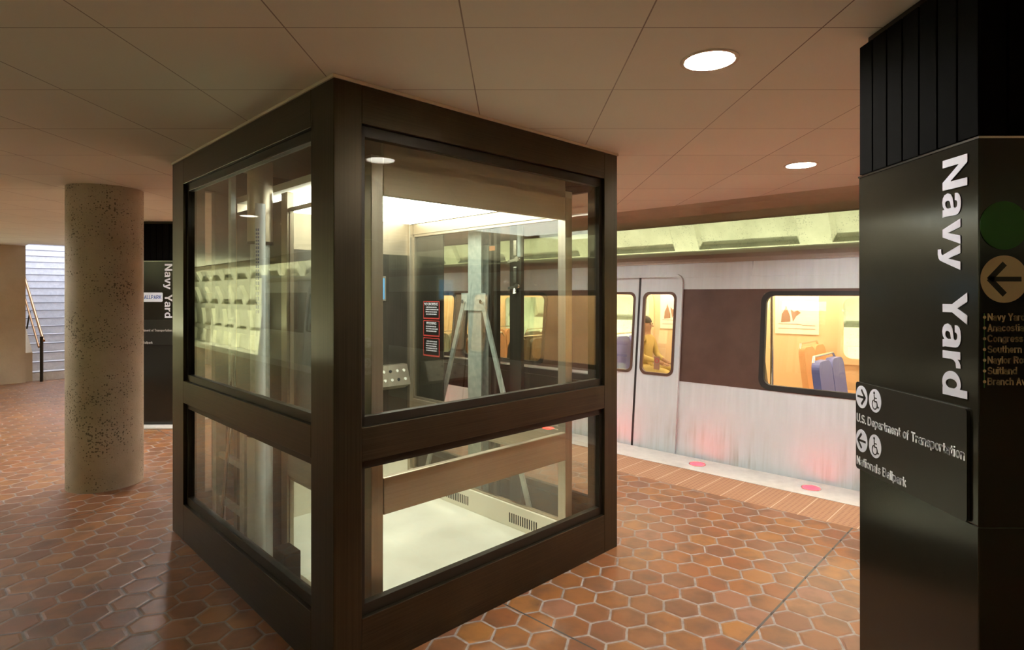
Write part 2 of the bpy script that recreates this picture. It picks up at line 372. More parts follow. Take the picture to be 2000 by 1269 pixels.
# coffered vault walls
def vault(name, sign, p_off, s0, s1, mod, dp=.08):
    prof = [(9.90,-1.25),(9.98,-.35),(9.96,.35),(9.86,1.0),(9.68,1.65),(9.42,2.3),(9.08,2.95),(8.62,3.6),(8.0,4.2),(7.2,4.8),(6.2,5.4),(5.0,5.8)]
    def at(a):
        i = min(int(a), len(prof)-2); t = a-i; A, B = prof[i], prof[i+1]
        P = Vector((A[0]+(B[0]-A[0])*t, A[1]+(B[1]-A[1])*t)); d = Vector((B[0]-A[0], B[1]-A[1])).normalized()
        return P, Vector((d.y, -d.x))   # outward (away from the platform)
    mb = MB(); cells = [(0.0,1.15),(1.15,3.05),(3.05,4.95),(4.95,6.95),(6.95,9.0),(9.0,11.0)]
    n = int((s1-s0)/mod)
    for i in range(n):
        sa = s0+i*mod; sb = sa+mod
        for (a0, a1) in cells:
            K = 6
            def V(a, s, dep):
                P, nn = at(a); P = P+nn*dep; p = P.x if sign > 0 else p_off-P.x
                return (p, s, P.y)
            ia, ib = a0+.14*(a1-a0)*.8, a1-.14*(a1-a0)*.8; sia, sib = sa+.22, sb-.22
            aa = [a0+(a1-a0)*k/K for k in range(K+1)]; ii = [ia+(ib-ia)*k/K for k in range(K+1)]
            ri = [ii[k]+(.05 if k == 0 else -.05 if k == K else 0) for k in range(K+1)]
            L = []
            for k in range(K+1): L += [V(aa[k], sa, 0), V(aa[k], sb, 0), V(ii[k], sia, 0), V(ii[k], sib, 0), V(ri[k], sia+.05, dp), V(ri[k], sib-.05, dp)]
            F = []
            for k in range(K):
                q, r = 6*k, 6*(k+1)
                F += [[q, q+2, r+2, r], [q+3, q+1, r+1, r+3], [q+2, q+4, r+4, r+2], [q+5, q+3, r+3, r+5], [q+4, q+5, r+5, r+4]]
            F += [[0,1,3,2], [2,3,5,4]]; e = 6*K; F += [[e,e+2,e+3,e+1], [e+2,e+4,e+5,e+3]]
            mb.poly(L, F)
    o = mb.build(name, M['vault'], fixn=False); o.rotation_euler = (0,0,TA); struct(o); return o
vault('wall_right', 1, 0, -13.59, 24.5, 2.04)
vault('wall_left', -1, 2.30, -14, 45, 2.04, .18)
# ledge
struct(tbuild(PS(MB(), 8.75, 10.0, -14, 24, -1.2, -.62), 'trim_4', M['granite']))
struct(tbuild(PS(MB(), -7.7, -6.45, -14, 45, -1.2, -1.08), 'trim_5', M['granite']))
for k in range(17):
    s = -10+k*2.04*.98
    o = empty('fluorescent_light', W(8.83, s, -.62), TA, 'fluorescent tube on the ledge behind the right-hand train, lighting its coffered wall', 'light', 'tubes along the right track wall')
    MB().box(-.05, .05, -.75, .75, 0, .05, b=.01).build('housing', M['ring'], o)
    MB().cyl((0,-.72,.09), (0,.72,.09), .022, n=12).build('tube', M['tubeR'], o)
for k in range(24):
    s = -10+k*2.04*.98
    o = empty('fluorescent_light', W(-6.55, s, -1.08), TA, 'fluorescent tube on the ledge below the left-hand coffered wall', 'light', 'tubes along the left track wall')
    MB().box(-.05, .05, -.75, .75, 0, .05, b=.01).build('housing', M['ring'], o)
    MB().cyl((0,-.72,.09), (0,.72,.09), .022, n=12).build('tube', M['tubeL'], o)

# ------------------------------------------------------------------ downlights
def downlight(p, s, label, group=None):
    x, y, _ = W(p, s)
    o = empty('ceiling_downlight', (x, y, CEIL), 0, label, 'ceiling light', group)
    n = 32
    mb = MB(); A = [(.112*math.cos(2*PI*i/n), .112*math.sin(2*PI*i/n)) for i in range(n)]; B = [(.097*a/.112, .097*b/.112) for a, b in A]
    mb.ring(A, B, lambda a, b, t: (a, b, t), -.005, -.0005); mb.build('trim_ring', M['ring'], o)
    mb = MB(); mb.ring([(.0975*a/.112, .0975*b/.112) for a, b in A], [(.094*a/.112, .094*b/.112) for a, b in A], lambda a, b, t: (a, b, t), -.0005, .055); mb.build('baffle', M['baffle'], o)
    mb = MB(); mb.cyl((0,0,.040), (0,0,.046), .093, n=32); mb.build('lens', M['lens'], o)
    return o
for s in (1.04, 4.08, 7.1, 10.1):
    for p in (.1, 2.23, 4.35):
        if s < 5 and p < 3 and (s, p) != (1.04, 2.23): continue
        if s == 1.04 and p == 2.23: L, Gp = 'large bright round ceiling light between the glass elevator and the nearer sign pylon', None
        elif s == 1.04 and p == 4.35: L, Gp = 'smaller-looking round ceiling light nearer the train, just left of the sign pylon', None
        elif s == 7.1 and p == .1: L, Gp = 'round ceiling light mirrored in the upper left elevator pane', None
        elif p < .2: L, Gp = 'round recessed ceiling light left of the concrete column', 'ceiling lights left of the column'
        else: L, Gp = 'round recessed ceiling light hidden behind the elevator or column', 'ceiling lights behind the elevator'
        if s == 1.04 and p == 4.35: p, s_ = 4.475, 1.405
        else: s_ = s
        downlight(p, s_, L, Gp)

# ------------------------------------------------------------------ column
o = MB().cyl((0,0,0), (0,0,CEIL), .286, n=96).build('round_column', M['column'])
o.location = (-3.573, 5.188, 0); tag(o, 'round pitted concrete column standing on the hexagonal tiles left of the elevator', 'column')

# ------------------------------------------------------------------ stairs
st = empty('staircase', W(1.78, 14.45), TA, 'pale granite staircase climbing in daylight behind the concrete column', 'stairs')
mb = MB(); NS = 22; RH, TR = .165, .30
out = [(0,0)]
for i in range(NS): out += [(i*TR, (i+1)*RH-.0), ((i+1)*TR, (i+1)*RH)]
out += [(NS*TR, 0)]
mb.prism(out, lambda a, b, t: (t, a, b), .10, 2.65)
mb.build('steps', M['stairc'], st)
mb = MB()
for i in range(NS):
    z = (i+1)*RH; mb.box(.10, 2.65, i*TR-.006, i*TR+.03, z-.014, z+.002)
nos = mb.build('nosing', mat('nosing_line', (.25,.25,.29), .7), st)
mb = MB(); mb.prism([(0,0),(0,.55),(NS*TR, NS*RH+.55),(NS*TR,0)], lambda a, b, t: (t, a, b), -.010, .10); mb.build('side_wall', M['wallc'], st)
hr = empty('stair_handrail', W(2.02, 14.25), TA, 'bronze double handrail on a dark post at the left foot of the stairs', 'handrail')
mb = MB(); sl = RH/TR
mb.tube([(0,-.02,.78), (0,.25,.90), (0,4.6,.90+4.35*sl)], .024); mb.build('rail', M['bronzewood'], hr)
mb = MB(); mb.tube([(-.07,.0,.66), (-.07,.25,.80), (-.07,4.6,.80+4.35*sl)], .018); mb.build('rail', M['bronzewood'], hr)
mb = MB(); mb.cyl((-.03,0,0), (-.03,0,.86), .028); mb.build('post', M['stop'], hr)
for a in (1.2, 2.6): mb = MB(); mb.cyl((-.10,a,.30+a*sl), (-.05,a,.80+(a-.25)*sl), .014); mb.build('bracket', M['stop'], hr)
ld = bpy.data.lights.new('daylight', 'AREA'); ld.shape = 'RECTANGLE'; ld.size = 3; ld.size_y = 6; ld.energy = DAY; ld.color = (.80,.86,1)
lo = bpy.data.objects.new('daylight', ld); C.objects.link(lo); lo.location = W(3.1, 17.0, 5.6); lo.rotation_euler = (0,0,TA)

# ------------------------------------------------------------------ pylons
def Mface(side, x, z, d):
    """matrix placing XY text on a pylon face; side 'front' faces local -Y, 'right' faces local +X"""
    if side == 'front': R = Matrix(((1,0,0),(0,0,-1),(0,1,0)))      # x->x, y->z, z->-y
    else: R = Matrix(((0,0,1),(1,0,0),(0,1,0)))                     # x->y, y->z, z->x
    P = Vector((x, -d, z)) if side == 'front' else Vector((d, x, z))
    return Matrix.Translation(P) @ R.to_4x4()
H = .2755
def _arc(cx, cy, rx, ry, a0, a1, n=10): return [(cx+rx*math.cos(math.radians(a0+(a1-a0)*i/n)), cy+ry*math.sin(math.radians(a0+(a1-a0)*i/n))) for i in range(n+1)]
_o = _arc(.28,.36,.205,.285,0,360,20)
_nb = _arc(.27,.44,.195,.205,180,0)+[(.465,0)]
GL = {'n': (.54, [[(.075,0),(.075,.72)], _nb]), 'h': (.54, [[(.075,0),(.075,1)], _nb]),
 'm': (.79, [[(.075,0),(.075,.72)], _arc(.235,.47,.16,.175,180,0)+[(.395,0)], _arc(.555,.47,.16,.175,180,0)+[(.715,0)]]),
 'u': (.54, [[(.075,.72)]+_arc(.27,.28,.195,.205,180,360), [(.465,0),(.465,.72)]]),
 'o': (.56, [_o]), 'c': (.53, [_arc(.28,.36,.205,.285,45,315,14)]), 'e': (.56, [[(.075,.35),(.485,.35)], _arc(.28,.36,.205,.285,0,318,16)]),
 'a': (.52, [[(.43,0)]+_arc(.26,.49,.17,.155,0,165), _arc(.245,.215,.175,.145,0,360,16)]),
 'b': (.56, [[(.075,0),(.075,1)], _o]), 'd': (.56, [[(.485,0),(.485,1)], _o]), 'p': (.56, [[(.075,-.21),(.075,.72)], _o]),
 'g': (.56, [_o, [(.485,.72)]+_arc(.28,-.02,.205,.13,0,-150)]), 'r': (.37, [[(.075,0),(.075,.72)], _arc(.28,.42,.205,.225,180,80)]),
 's': (.50, [_arc(.25,.515,.165,.125,25,270)+_arc(.25,.225,.175,.15,90,-155)]),
 't': (.34, [[(.15,.92)]+_arc(.26,.19,.11,.115,180,290), [(0,.65),(.32,.65)]]),
 'i': (.15, [[(.075,0),(.075,.72)], [(.075,.87),(.075,1)]]), 'l': (.15, [[(.075,0),(.075,1)]]),
 'k': (.50, [[(.075,0),(.075,1)], [(.42,.70),(.10,.32)], [(.21,.42),(.44,.02)]]),
 'v': (.50, [[(.05,.70),(.25,.03),(.45,.70)]]), 'y': (.50, [[(.05,.70),(.26,.04)], [(.45,.70),(.22,-.13),(.08,-.14)]]), 'f': (.34, [[(.15,0)]+_arc(.26,.80,.11,.125,180,80), [(0,.65),(.31,.65)]]),
 'A': (.66, [[(.05,0),(.33,.95),(.61,0)], [(.15,.3),(.51,.3)]]),
 'B': (.66, [[(.075,0),(.075,1)], [(.075,.925)]+_arc(.36,.73,.17,.195,90,-90)+[(.075,.535)], _arc(.37,.305,.20,.23,90,-90)+[(.075,.075)]]),
 'C': (.70, [_arc(.37,.5,.29,.425,42,318,16)]), 'D': (.68, [[(.075,0),(.075,1)], [(.075,.925)]+_arc(.30,.5,.30,.425,90,-90,14)+[(.075,.075)]]),
 'H': (.68, [[(.075,0),(.075,1)], [(.605,0),(.605,1)], [(.075,.5),(.605,.5)]]), 'N': (.68, [[(.075,0),(.075,1)], [(.605,0),(.605,1)], [(.09,.94),(.59,.06)]]),
 'R': (.68, [[(.075,0),(.075,1)], [(.075,.925)]+_arc(.38,.70,.20,.225,90,-90)+[(.075,.475)], [(.38,.46),(.59,.03)]]),
 'P': (.62, [[(.075,0),(.075,1)], [(.075,.925)]+_arc(.36,.68,.19,.245,90,-90)+[(.075,.435)]]), 'L': (.54, [[(.075,1),(.075,.075),(.52,.075)]]), 'K': (.66, [[(.075,0),(.075,1)], [(.58,.96),(.10,.40)], [(.26,.52),(.60,.03)]]),
 'S': (.66, [_arc(.33,.71,.235,.215,25,270)+_arc(.33,.285,.25,.21,90,-155)]), 'T': (.60, [[(.30,0),(.30,1)], [(0,.925),(.60,.925)]]),
 'U': (.66, [[(.075,1)]+_arc(.33,.33,.255,.255,180,360)+[(.585,1)]]), 'Y': (.64, [[(.05,.97),(.32,.45),(.59,.97)], [(.32,0),(.32,.45)]]), '.': (.15, [[(.075,0),(.075,.15)]]), ' ': (.24, [])}
def grotesk(name, txt, m, parent, mtx, width=None, cap=.03, bold=None, sw=.16):
    tot = sum(GL[c][0]+.085 for c in txt)-.085; sx = width/tot if width else cap; mb = MB(); x = 0; t = .0012
    for c in txt:
        for P in GL[c][1]:
            for i, (a, b) in enumerate(zip(P[:-1], P[1:])):
                a = Vector(a); b = Vector(b); d = (b-a).normalized(); nn = Vector((-d.y, d.x))*sw/2; e = d*(.03 if len(P) > 2 else 0)
                mb.prism([tuple(a-e-nn), tuple(b+e-nn), tuple(b+e+nn), tuple(a-e+nn)], lambda u, v, q: mtx @ Vector(((x+u)*sx, v*cap, q)), 0, t)
        x += GL[c][0]+.085
    return mb.build(name, m, parent)
def bold_name(name, word_starts, m, parent, mtx, cap, u, thick=.0014):
    '''heavy grotesque capitals and small letters, outlines in cap heights'''
    def ell(cx, cy, rx, ry, a0, a1, n=12): return [(cx+rx*math.cos(math.radians(a0+(a1-a0)*i/n)), cy+ry*math.sin(math.radians(a0+(a1-a0)*i/n))) for i in range(n+1)]
    def outl(ch):
        if ch == 'N': return .72, [[(0,0),(.18,0),(.18,.66),(.19,.66),(.53,0),(.72,0),(.72,1),(.54,1),(.54,.34),(.53,.34),(.19,1),(0,1)]], []
        if ch == 'Y': return .735, [[(0,1),(.21,1),(.37,.60),(.53,1),(.735,1),(.465,.40),(.465,0),(.27,0),(.27,.40)]], []
        if ch == 'v': return .585, [[(0,.73),(.195,.73),(.295,.22),(.395,.73),(.585,.73),(.385,0),(.2,0)]], []
        if ch == 'y': return .585, [[(0,.73),(.195,.73),(.30,.24),(.395,.73),(.585,.73),(.37,.01),(.33,-.11),(.27,-.18),(.18,-.21),(.06,-.205),(.06,-.06),(.14,-.065),(.19,-.04),(.205,.01)]], []
        if ch == 'r': return .38, [[(0,0),(.18,0),(.18,.34),(.20,.46),(.26,.54),(.38,.565),(.38,.745),(.30,.735),(.23,.68),(.175,.61),(.175,.73),(0,.73)]], []
        if ch == 'd': return .585, [[(.405,0),(.585,0),(.585,1),(.405,1)]], [(ell(.285,.365,.285,.38,0,360,32), ell(.30,.365,.115,.235,0,360,32))]
        if ch == 'a': return .565, [[(.375,.12),(.385,0),(.565,0),(.55,.10),(.55,.53),(.53,.63),(.46,.71),(.37,.745),(.27,.75),(.16,.735),(.08,.68),(.035,.60),(.03,.51),(.195,.51),(.21,.575),(.25,.61),(.30,.61),(.355,.59),(.375,.55),(.375,.50),(.35,.465)]], [([(.20,-.015),(.30,.01),(.40,.10),(.45,.25),(.46,.47),(.38,.47),(.25,.445),(.12,.41),(.04,.34),(0,.21),(.03,.08),(.10,.01)], [(.235,.105),(.285,.115),(.34,.16),(.37,.23),(.375,.345),(.365,.36),(.29,.335),(.22,.315),(.19,.28),(.175,.21),(.185,.145),(.20,.12)])]
    mb = MB()
    for txt, x in word_starts:
        for ch in txt:
            wd, polys, rings = outl(ch)
            f = lambda a, b, t: mtx @ Vector((x+a*u, b*cap, t))
            for P in polys: mb.prism(P, f, 0, thick)
            for A, B in rings: mb.ring(A, B, f, 0, thick*1.02)
            x += (wd+(.085 if ch in 'Nar' else .0 if ch == 'Y' else .02))*u
    return mb.build(name, m, parent)
def disc(mb, mtx, r, t=.0012, n=40): mb.prism([(r*math.cos(2*PI*i/n), r*math.sin(2*PI*i/n)) for i in range(n)], lambda a, b, q: mtx @ Vector((a, b, q)), 0, t)
def stroke(mb, mtx, pts, w, t0=.0012, t1=.0018):
    for (a, b) in zip(pts[:-1], pts[1:]):
        a = Vector(a); b = Vector(b); d = (b-a).normalized(); nn = Vector((-d.y, d.x))*w/2; e = d*w*.2
        mb.prism([tuple(a-e-nn), tuple(b+e-nn), tuple(b+e+nn), tuple(a-e+nn)], lambda x, y, q: mtx @ Vector((x, y, q)), t0, t1)
def arrow(name, mtx, r, parent, left=False, bg='white'):
    if bg == 'white': mtx = mtx @ Matrix.Diagonal((.86, 1, 1, 1))
    mb = MB(); disc(mb, mtx, r); o = mb.build(name, M[bg], parent)
    k = -1 if left else 1; mb = MB()
    stroke(mb, mtx, [(-.68*r*k, 0), (.55*r*k, 0)], .20*r)
    stroke(mb, mtx, [(.02*r*k, .62*r), (.62*r*k, 0), (.02*r*k, -.62*r)], .24*r)
    mb.build('arrow', M['black'], o); return o
def wheelchair(mtx, r, parent):
    mtx = mtx @ Matrix.Diagonal((.86, 1, 1, 1))
    mb = MB(); disc(mb, mtx, r); o = mb.build('access_symbol', M['white'], parent); mb = MB()
    mb.prism([(-.12*r+.13*r*math.cos(a*PI/8), .66*r+.13*r*math.sin(a*PI/8)) for a in range(16)], lambda x, y, q: mtx @ Vector((x, y, q)), .0012, .0018)
    stroke(mb, mtx, [(-.12*r, .48*r), (-.06*r, -.06*r), (.30*r, -.06*r), (.46*r, -.55*r), (.62*r, -.48*r)], .12*r)
    stroke(mb, mtx, [(-.10*r, .24*r), (.28*r, .24*r)], .10*r)
    arc = [(-.04*r+.40*r*math.cos(math.radians(a)), -.32*r+.40*r*math.sin(math.radians(a))) for a in range(115, 371, 17)]
    stroke(mb, mtx, arc, .10*r); mb.build('wheelchair_figure', M['black'], o); return o
def pylon(loc, rz, label, ballpark):
    o = empty('station_sign_pylon', loc, rz, label, 'sign pylon')
    body = MB().box(-H, H, -H, H, 0.02, 1.022, b=.004).build('body', M['pylon'], o)
    tg = MB(); tg.box(-H+.012, H-.012, -H+.012, H-.012, 2.06, CEIL-.06)
    nf = 7; pw = 2*H/nf
    for i in range(nf):
        c0 = -H+i*pw+.004; c1 = -H+(i+1)*pw-.004
        tg.box(c0, c1, -H, -H+.02, 2.085, 2.547); tg.box(c0, c1, H-.02, H, 2.085, 2.547)
        tg.box(-H, -H+.02, c0, c1, 2.085, 2.547); tg.box(H-.02, H, c0, c1, 2.085, 2.547)
    tg.build('grooved_top', M['groove'], o)
    MB().box(-H+.02, H-.02, -H+.02, H-.02, 2.53, CEIL, b=.002).build('cap', M['stop'], o)
    pn = MB().box(-H-.001, H+.001, -H-.001, H+.001, 1.022, 2.078, b=.003).build('name_panel', M['pylon'], o)
    MB().box(-H-.003, H+.003, -H-.003, H+.003, 2.074, 2.080).build('panel_edge', M['chrome'], pn)  # bright chrome strip stands in for the highlight along the panel's top edge
    # name, rotated so it reads downwards, on the front face
    mt = Mface('front', .145, 2.042, H+.002) @ Matrix.Rotation(-PI/2, 4, 'Z')
    bold_name('lettering', (('Navy', 0),), M['white'], pn, mt, .0935, .1215)
    bold_name('lettering', (('Yard', .385),), M['white'], pn, mt, .0935, .1215)
    pl = MB(); pl.prism(rrect(-H-.004, H-.030, 1.022, 1.336, .012), lambda a, b, t: (a, t, b), -H-.010, -H-.0015); pl = pl.build('direction_plate', M['plate'], o)
    D = H+.0102
    r = .040
    arrow('arrow_disc', Mface('front', -.242, 1.285, D), r, pl, left=False)
    wheelchair(Mface('front', -.164, 1.285, D), r, pl)
    grotesk('lettering', 'U.S. Department of Transportation', M['plateletter'], pl, Mface('front', -.272, 1.192, D), width=.512, cap=.030, bold=.035)
    arrow('arrow_disc', Mface('front', -.242, 1.128, D), r, pl, left=True)
    wheelchair(Mface('front', -.164, 1.128, D), r, pl)
    grotesk('lettering', 'Nationals Ballpark', M['plateletter'], pl, Mface('front', -.272, 1.038, D), width=.268, cap=.030, bold=.035)
    # line list on the right face (local +X)
    mb = MB(); disc(mb, Mface('right', -H+.066, 1.838, H+.002), .0655); mb.build('green_disc', M['green'], pn)
    arrow('arrow_disc', Mface('right', -H+.066, 1.693, H+.002), .064, pn, left=True, bg='dimletter')
    z = 1.581
    for t in ('Navy Yard', 'Anacostia', 'Congress Heights', 'Southern Avenue', 'Naylor Road', 'Suitland', 'Branch Avenue'):
        grotesk('lettering', t, M['dimletter'], pn, Mface('right', -H+.0215, z, H+.002), cap=.0195)
        mb = MB(); disc(mb, Mface('right', -H+.0125, z+.009, H+.0028), .0042, n=16); mb.build('bullet', M['dimletter'], pn); z -= .0290
    mb = MB(); mm = Mface('right', -H+.0125, 0, H+.002); stroke(mb, mm, [(0, 1.40), (0, 1.60)], .003, 0, .0007); mb.build('line_bar', M['greenline'], pn)
    if ballpark:
        q = MB(); q.prism(rrect(-.24, .118, 1.565, 1.682, .015), lambda a, b, t: (a, t, b), -H-.006, -H-.001); q = q.build('ballpark_plaque', M['plaque'], pn)
        grotesk('lettering', 'BALLPARK', M['blueletter'], q, Mface('front', -.145, 1.600, H+.0065), width=.25, cap=.048, bold=.01)
    return o
pylon((1.264+H, 1.598+H, 0), -PI/2, 'black square station sign pylon at the right edge, nearest the viewer', False)
lp = pylon((-4.238-H, 7.43+H, 0), 0, 'black station sign pylon with a white BALLPARK plaque behind the concrete column', True)
o = MB().box(-.45, .45, -.45, .45, 0, .02, b=.004).build('pylon_base_slab', M['granite']); o.location = (-4.238-H, 7.43+H, 0)
tag(o, 'pale granite slab under the farther sign pylon behind the column', 'base slab')
o = MB().box(-H+.01, H-.01, -H+.01, H-.01, 0, .02).build('pylon_plinth', M['stop']); o.location = (1.264+H, 1.598+H, 0)
tag(o, 'thin dark plinth under the nearest sign pylon', 'base slab')

# ------------------------------------------------------------------ elevator enclosure
U, V = 2.009, 2.344
en = empty('elevator_enclosure', (KC[0], KC[1], 0), KA, 'dark bronze framed glass elevator enclosure in the centre of the platform', 'elevator')
LV = [(0, .242, 'b'), (.242, .292, 's'), (.292, .885, 'g'), (.885, .925, 's'), (.925, 1.072, 'b'), (1.072, 1.115, 's'), (1.115, 2.345, 'g'), (2.345, 2.395, 's'), (2.395, 2.562, 'b')]
TB = .075
def F(axis, const, inward):
    """box along a face; a0..a1 along, d0..d1 depth inward from the face"""
    def f(mb, a0, a1, d0, d1, z0, z1, b=.002):
        e0, e1 = sorted((const+inward*d0, const+inward*d1))
        if axis == 'u': mb.box(a0, a1, e0, e1, z0, z1, b=b)
        else: mb.box(e0, e1, a0, a1, z0, z1, b=b)
    return f
# corner posts
for (x0, x1, y0, y1) in ((0,.1324,0,.211), (U-.137,U,0,.137), (0,.137,V-.25,V), (U-.137,U,V-.2,V)):
    MB().box(x0, x1, y0, y1, 0, 2.562, b=.003).build('corner_post', M['bronze'], en)
MB().box(-.006, U+.006, -.006, V+.006, 2.562, CEIL-.002).build('ceiling_trim', M['ring'], en)
def face(axis, const, inward, a0, a1, door=False):
    f = F(axis, const, inward)
    for z0, z1, k in LV:
        if k == 'b':
            if door and .5 < z0 < 2: continue
            mb = MB(); f(mb, a0, a1, 0, TB, z0, z1, .0025); mb.build('rail', M['bronze_h'], en)
    if door:
        return
    for z0, z1 in ((.242, .925), (1.072, 2.395)):
        mb = MB(); e = .027
        f(mb, a0, a1, .022, .06, z0, z0+(.050 if z0 < 1 else .043), .002); f(mb, a0, a1, .022, .06, z1-(.040 if z0 < 1 else .05), z1, .002)
        f(mb, a0, a0+e, .022, .06, z0, z1, .002); f(mb, a1-e, a1, .022, .06, z0, z1, .002)
        s_ = mb.build('glazing_stop', M['stop'], en)
        mb = MB(); f(mb, a0+.01, a1-.01, .036, .042, z0+.01, z1-.01, 0); mb.build('glass_pane', M['glass'], s_)
face('u', 0, 1, .1324, U-.137)
face('v', 0, 1, .211, V-.25)
face('v', U, -1, .137, V-.2)
face('u', V, -1, .137, U-.137, door=True)
# landing side: closed doors between two narrow sidelights
f = F('u', V, -1)
for a0, a1 in ((.176, .256), (1.66, U-.137)):
    mb = MB(); f(mb, a0, a1, .03, .036, .25, 2.39, 0); mb.build('glass_pane', M['glass'], en)
for a0, a1 in ((.137, .176), (.256, .44), (1.58, 1.66)):
    mb = MB(); f(mb, a0, a1, 0, .08, .242, 2.395); mb.build('door_jamb', M['bronze'], en)
for a0, a1 in ((.44, 1.008), (1.012, 1.58)):
    mb = MB(); f(mb, a0, a1, .02, .06, .242, 2.395); mb.build('landing_door', M['bronze'], en)

# ------------------------------------------------------------------ elevator cab
cab = empty('elevator_cab', (KC[0], KC[1], 0), KA, 'elevator cab with cream floor and glowing ceiling inside the glass enclosure', 'elevator cab')
c0, c1, v0, v1 = .25, 1.694, .12, 1.88
MB().box(c0, c1, v0, v1, .01, .05).build('cab_floor', M['cabfloor'], cab)
MB().box(c0, c1, v0, v1, 2.26, 2.30).build('cab_ceiling', M['cream'], cab)
MB().box(c0+.07, c1-.07, v0+.08, v1-.08, 2.235, 2.262).build('light_panel', M['cablight'], cab)
for (a, b_) in ((c0, v0), (c1-.064, v0), (c1-.064, v1-.064), (c0, v1-.064)):
    MB().box(a, a+.064, b_, b_+.064, .01, 2.30, b=.003).build('cab_post', M['steel'], cab)
MB().box(c0+.064, c1-.064, v0, v0+.03, 2.12, 2.42, b=.003).build('header_panel', M['headerm'], cab)
def belt(x0, x1, y0, y1): MB().box(x0, x1, y0, y1, .615, .79, b=.006).build('handrail_band', M['steel_h'], cab)
belt(c0+.064, c1-.064, v0-.004, v0+.035)
belt(c1-.035, c1+.004, v0+.064, v1-.064)
belt(c0-.004, c0+.035, v0+.064, 1.03)
def frame(x0, x1, y0, y1, z0, z1, w=.018, name='glass_frame'):
    mb = MB(); a = 'x' if abs(x1-x0) > abs(y1-y0) else 'y'
    mb.box(x0, x1, y0, y1, z0, z0+w); mb.box(x0, x1, y0, y1, z1-w, z1)
    if a == 'x': mb.box(x0, x0+w, y0, y1, z0, z1); mb.box(x1-w, x1, y0, y1, z0, z1)
    else: mb.box(x0, x1, y0, y0+w, z0, z1); mb.box(x0, x1, y1-w, y1, z0, z1)
    s_ = mb.build(name, M['steel'], cab)
    if a == 'x': m_ = (y0+y1)/2; MB().box(x0+.005, x1-.005, m_-.003, m_+.003, z0+.005, z1-.005).build('glass_pane', M['glass'], s_)
    else: m_ = (x0+x1)/2; MB().box(m_-.003, m_+.003, y0+.005, y1-.005, z0+.005, z1-.005).build('glass_pane', M['glass'], s_)
frame(c1-.03, c1-.008, v0+.064, v1-.064, .79, 2.15)
frame(c1-.03, c1-.008, v0+.064, v1-.064, .20, .615)
frame(c0+.008, c0+.03, v0+.064, 1.03, .79, 2.15)
frame(c0+.008, c0+.03, v0+.064, 1.03, .06, .615)
MB().box(c1-.032, c1, v0+.064, v1-.064, 2.15, 2.24, b=.004).build('top_rail', M['steel_h'], cab)
# kick plate with vents
mb = MB(); mb.box(c1-.05, c1-.032, v0+.064, v1-.064, .05, .205, b=.003); kp = mb.build('kick_plate', M['cream'], cab)
mb = MB()
for vs in (.38, 1.08):
    for i in range(13): mb.box(c1-.0515, c1-.0495, vs+i*.021, vs+i*.021+.009, .085, .150)
mb.build('vent_slots', M['black'], kp)
# solid walls
MB().box(c0, c0+.03, 1.03, v1-.064, .05, 2.2).build('side_panel', M['darkmetal'], cab)
MB().box(c0-.006, c0+.034, 1.02, 1.10, .05, 2.24, b=.002).build('panel_edge', M['steel'], cab)
fw = MB().box(c0+.064, c1-.064, v1-.03, v1, .62, 1.98).build('back_wall', M['darkmetal'], cab)
MB().box(c0+.064, c1-.064, v1-.032, v1, .05, .62).build('lower_wall', M['cream'], cab)
MB().box(c0+.064, c1-.064, v1-.032, v1, 1.98, 2.26).build('transom', M['steel_h'], cab)
MB().box(c1-.007, c1+.003, 1.44, v1-.064, .79, 2.15).build('side_panel', M['darkmetal'], cab)
# control console
mb = MB(); mb.prism([(0,.885),(.02,.885),(.115,.925),(.06,1.085),(0,1.085)], lambda a, b, t: (t, v1-.03-a, b), 1.06, 1.585)
con = mb.build('control_console', M['steel'], cab)
for r_ in (0, 1):
    for i in range(8):
        f0 = .28+.42*r_; dy = .115+(.06-.115)*f0; z = .925+.16*f0; x = 1.10+i*.063; P = Vector((x, v1-.03-dy, z)); nn = Vector((0,-.945,-.325)).normalized(); nn = Vector((0,-.945,.325))
        mb = MB(); mb.cyl(P-nn*.004, P+nn*.006, .012, n=16); mb.build('button', M['buttonlit'] if (i+r_) % 3 else M['rubber'], con)
mb = MB(); mb.box(1.225, 1.415, v1-.045, v1-.03, 1.60, 1.80, b=.003); sc = mb.build('notice_frame', M['steel'], cab)
MB().box(1.24, 1.40, v1-.047, v1-.044, 1.615, 1.785).build('blue_notice', M['screen'], sc)
# notices on the side panel (facing local -u)
def MU(v, z, d=0): # x -> -v, y -> z, normal -> -u
    return Matrix.Translation((c1-.0225-d, v, z)) @ Matrix(((0,0,-1),(-1,0,0),(0,1,0))).to_4x4()
for (za, zb, title, nl) in ((1.455,1.60,'NO SMOKING',4), (1.315,1.445,'WARNING',3), (1.155,1.305,None,5)):
    mb = MB(); mb.prism(rrect(0, .215, 0, zb-za, .005), lambda a, b, t: MU(1.68, za) @ Vector((a, b, t)), 0, .0015); sg = mb.build('notice', M['red'], cab)
    mb = MB(); mb.prism(rrect(.008, .207, .012, zb-za-.006, .004), lambda a, b, t: MU(1.68, za) @ Vector((a, b, t)), .0015, .002); mb.build('notice_field', M['black'], sg)
    y = zb-za-.034
    if title: lettering('lettering', title, M['white'], sg, MU(1.665 if len(title) > 8 else 1.64, za+y, .002), width=.18 if len(title) > 8 else .135, cap=.022, bold=.02); y -= .020
    mb = MB()
    for k in range(nl):
        w_ = .15-.03*random.random(); o_ = (.215-w_)/2
        x = o_
        while x < o_+w_: q = .006+random.random()*.016; mb.prism([(x,y),(x+q,y),(x+q,y+.010),(x,y+.010)], lambda a, b, t: MU(1.68, za) @ Vector((a, b, t)), .002, .0024); x += q+.004
        y -= .0185
    mb.build('fine_print', M['white'], sg)

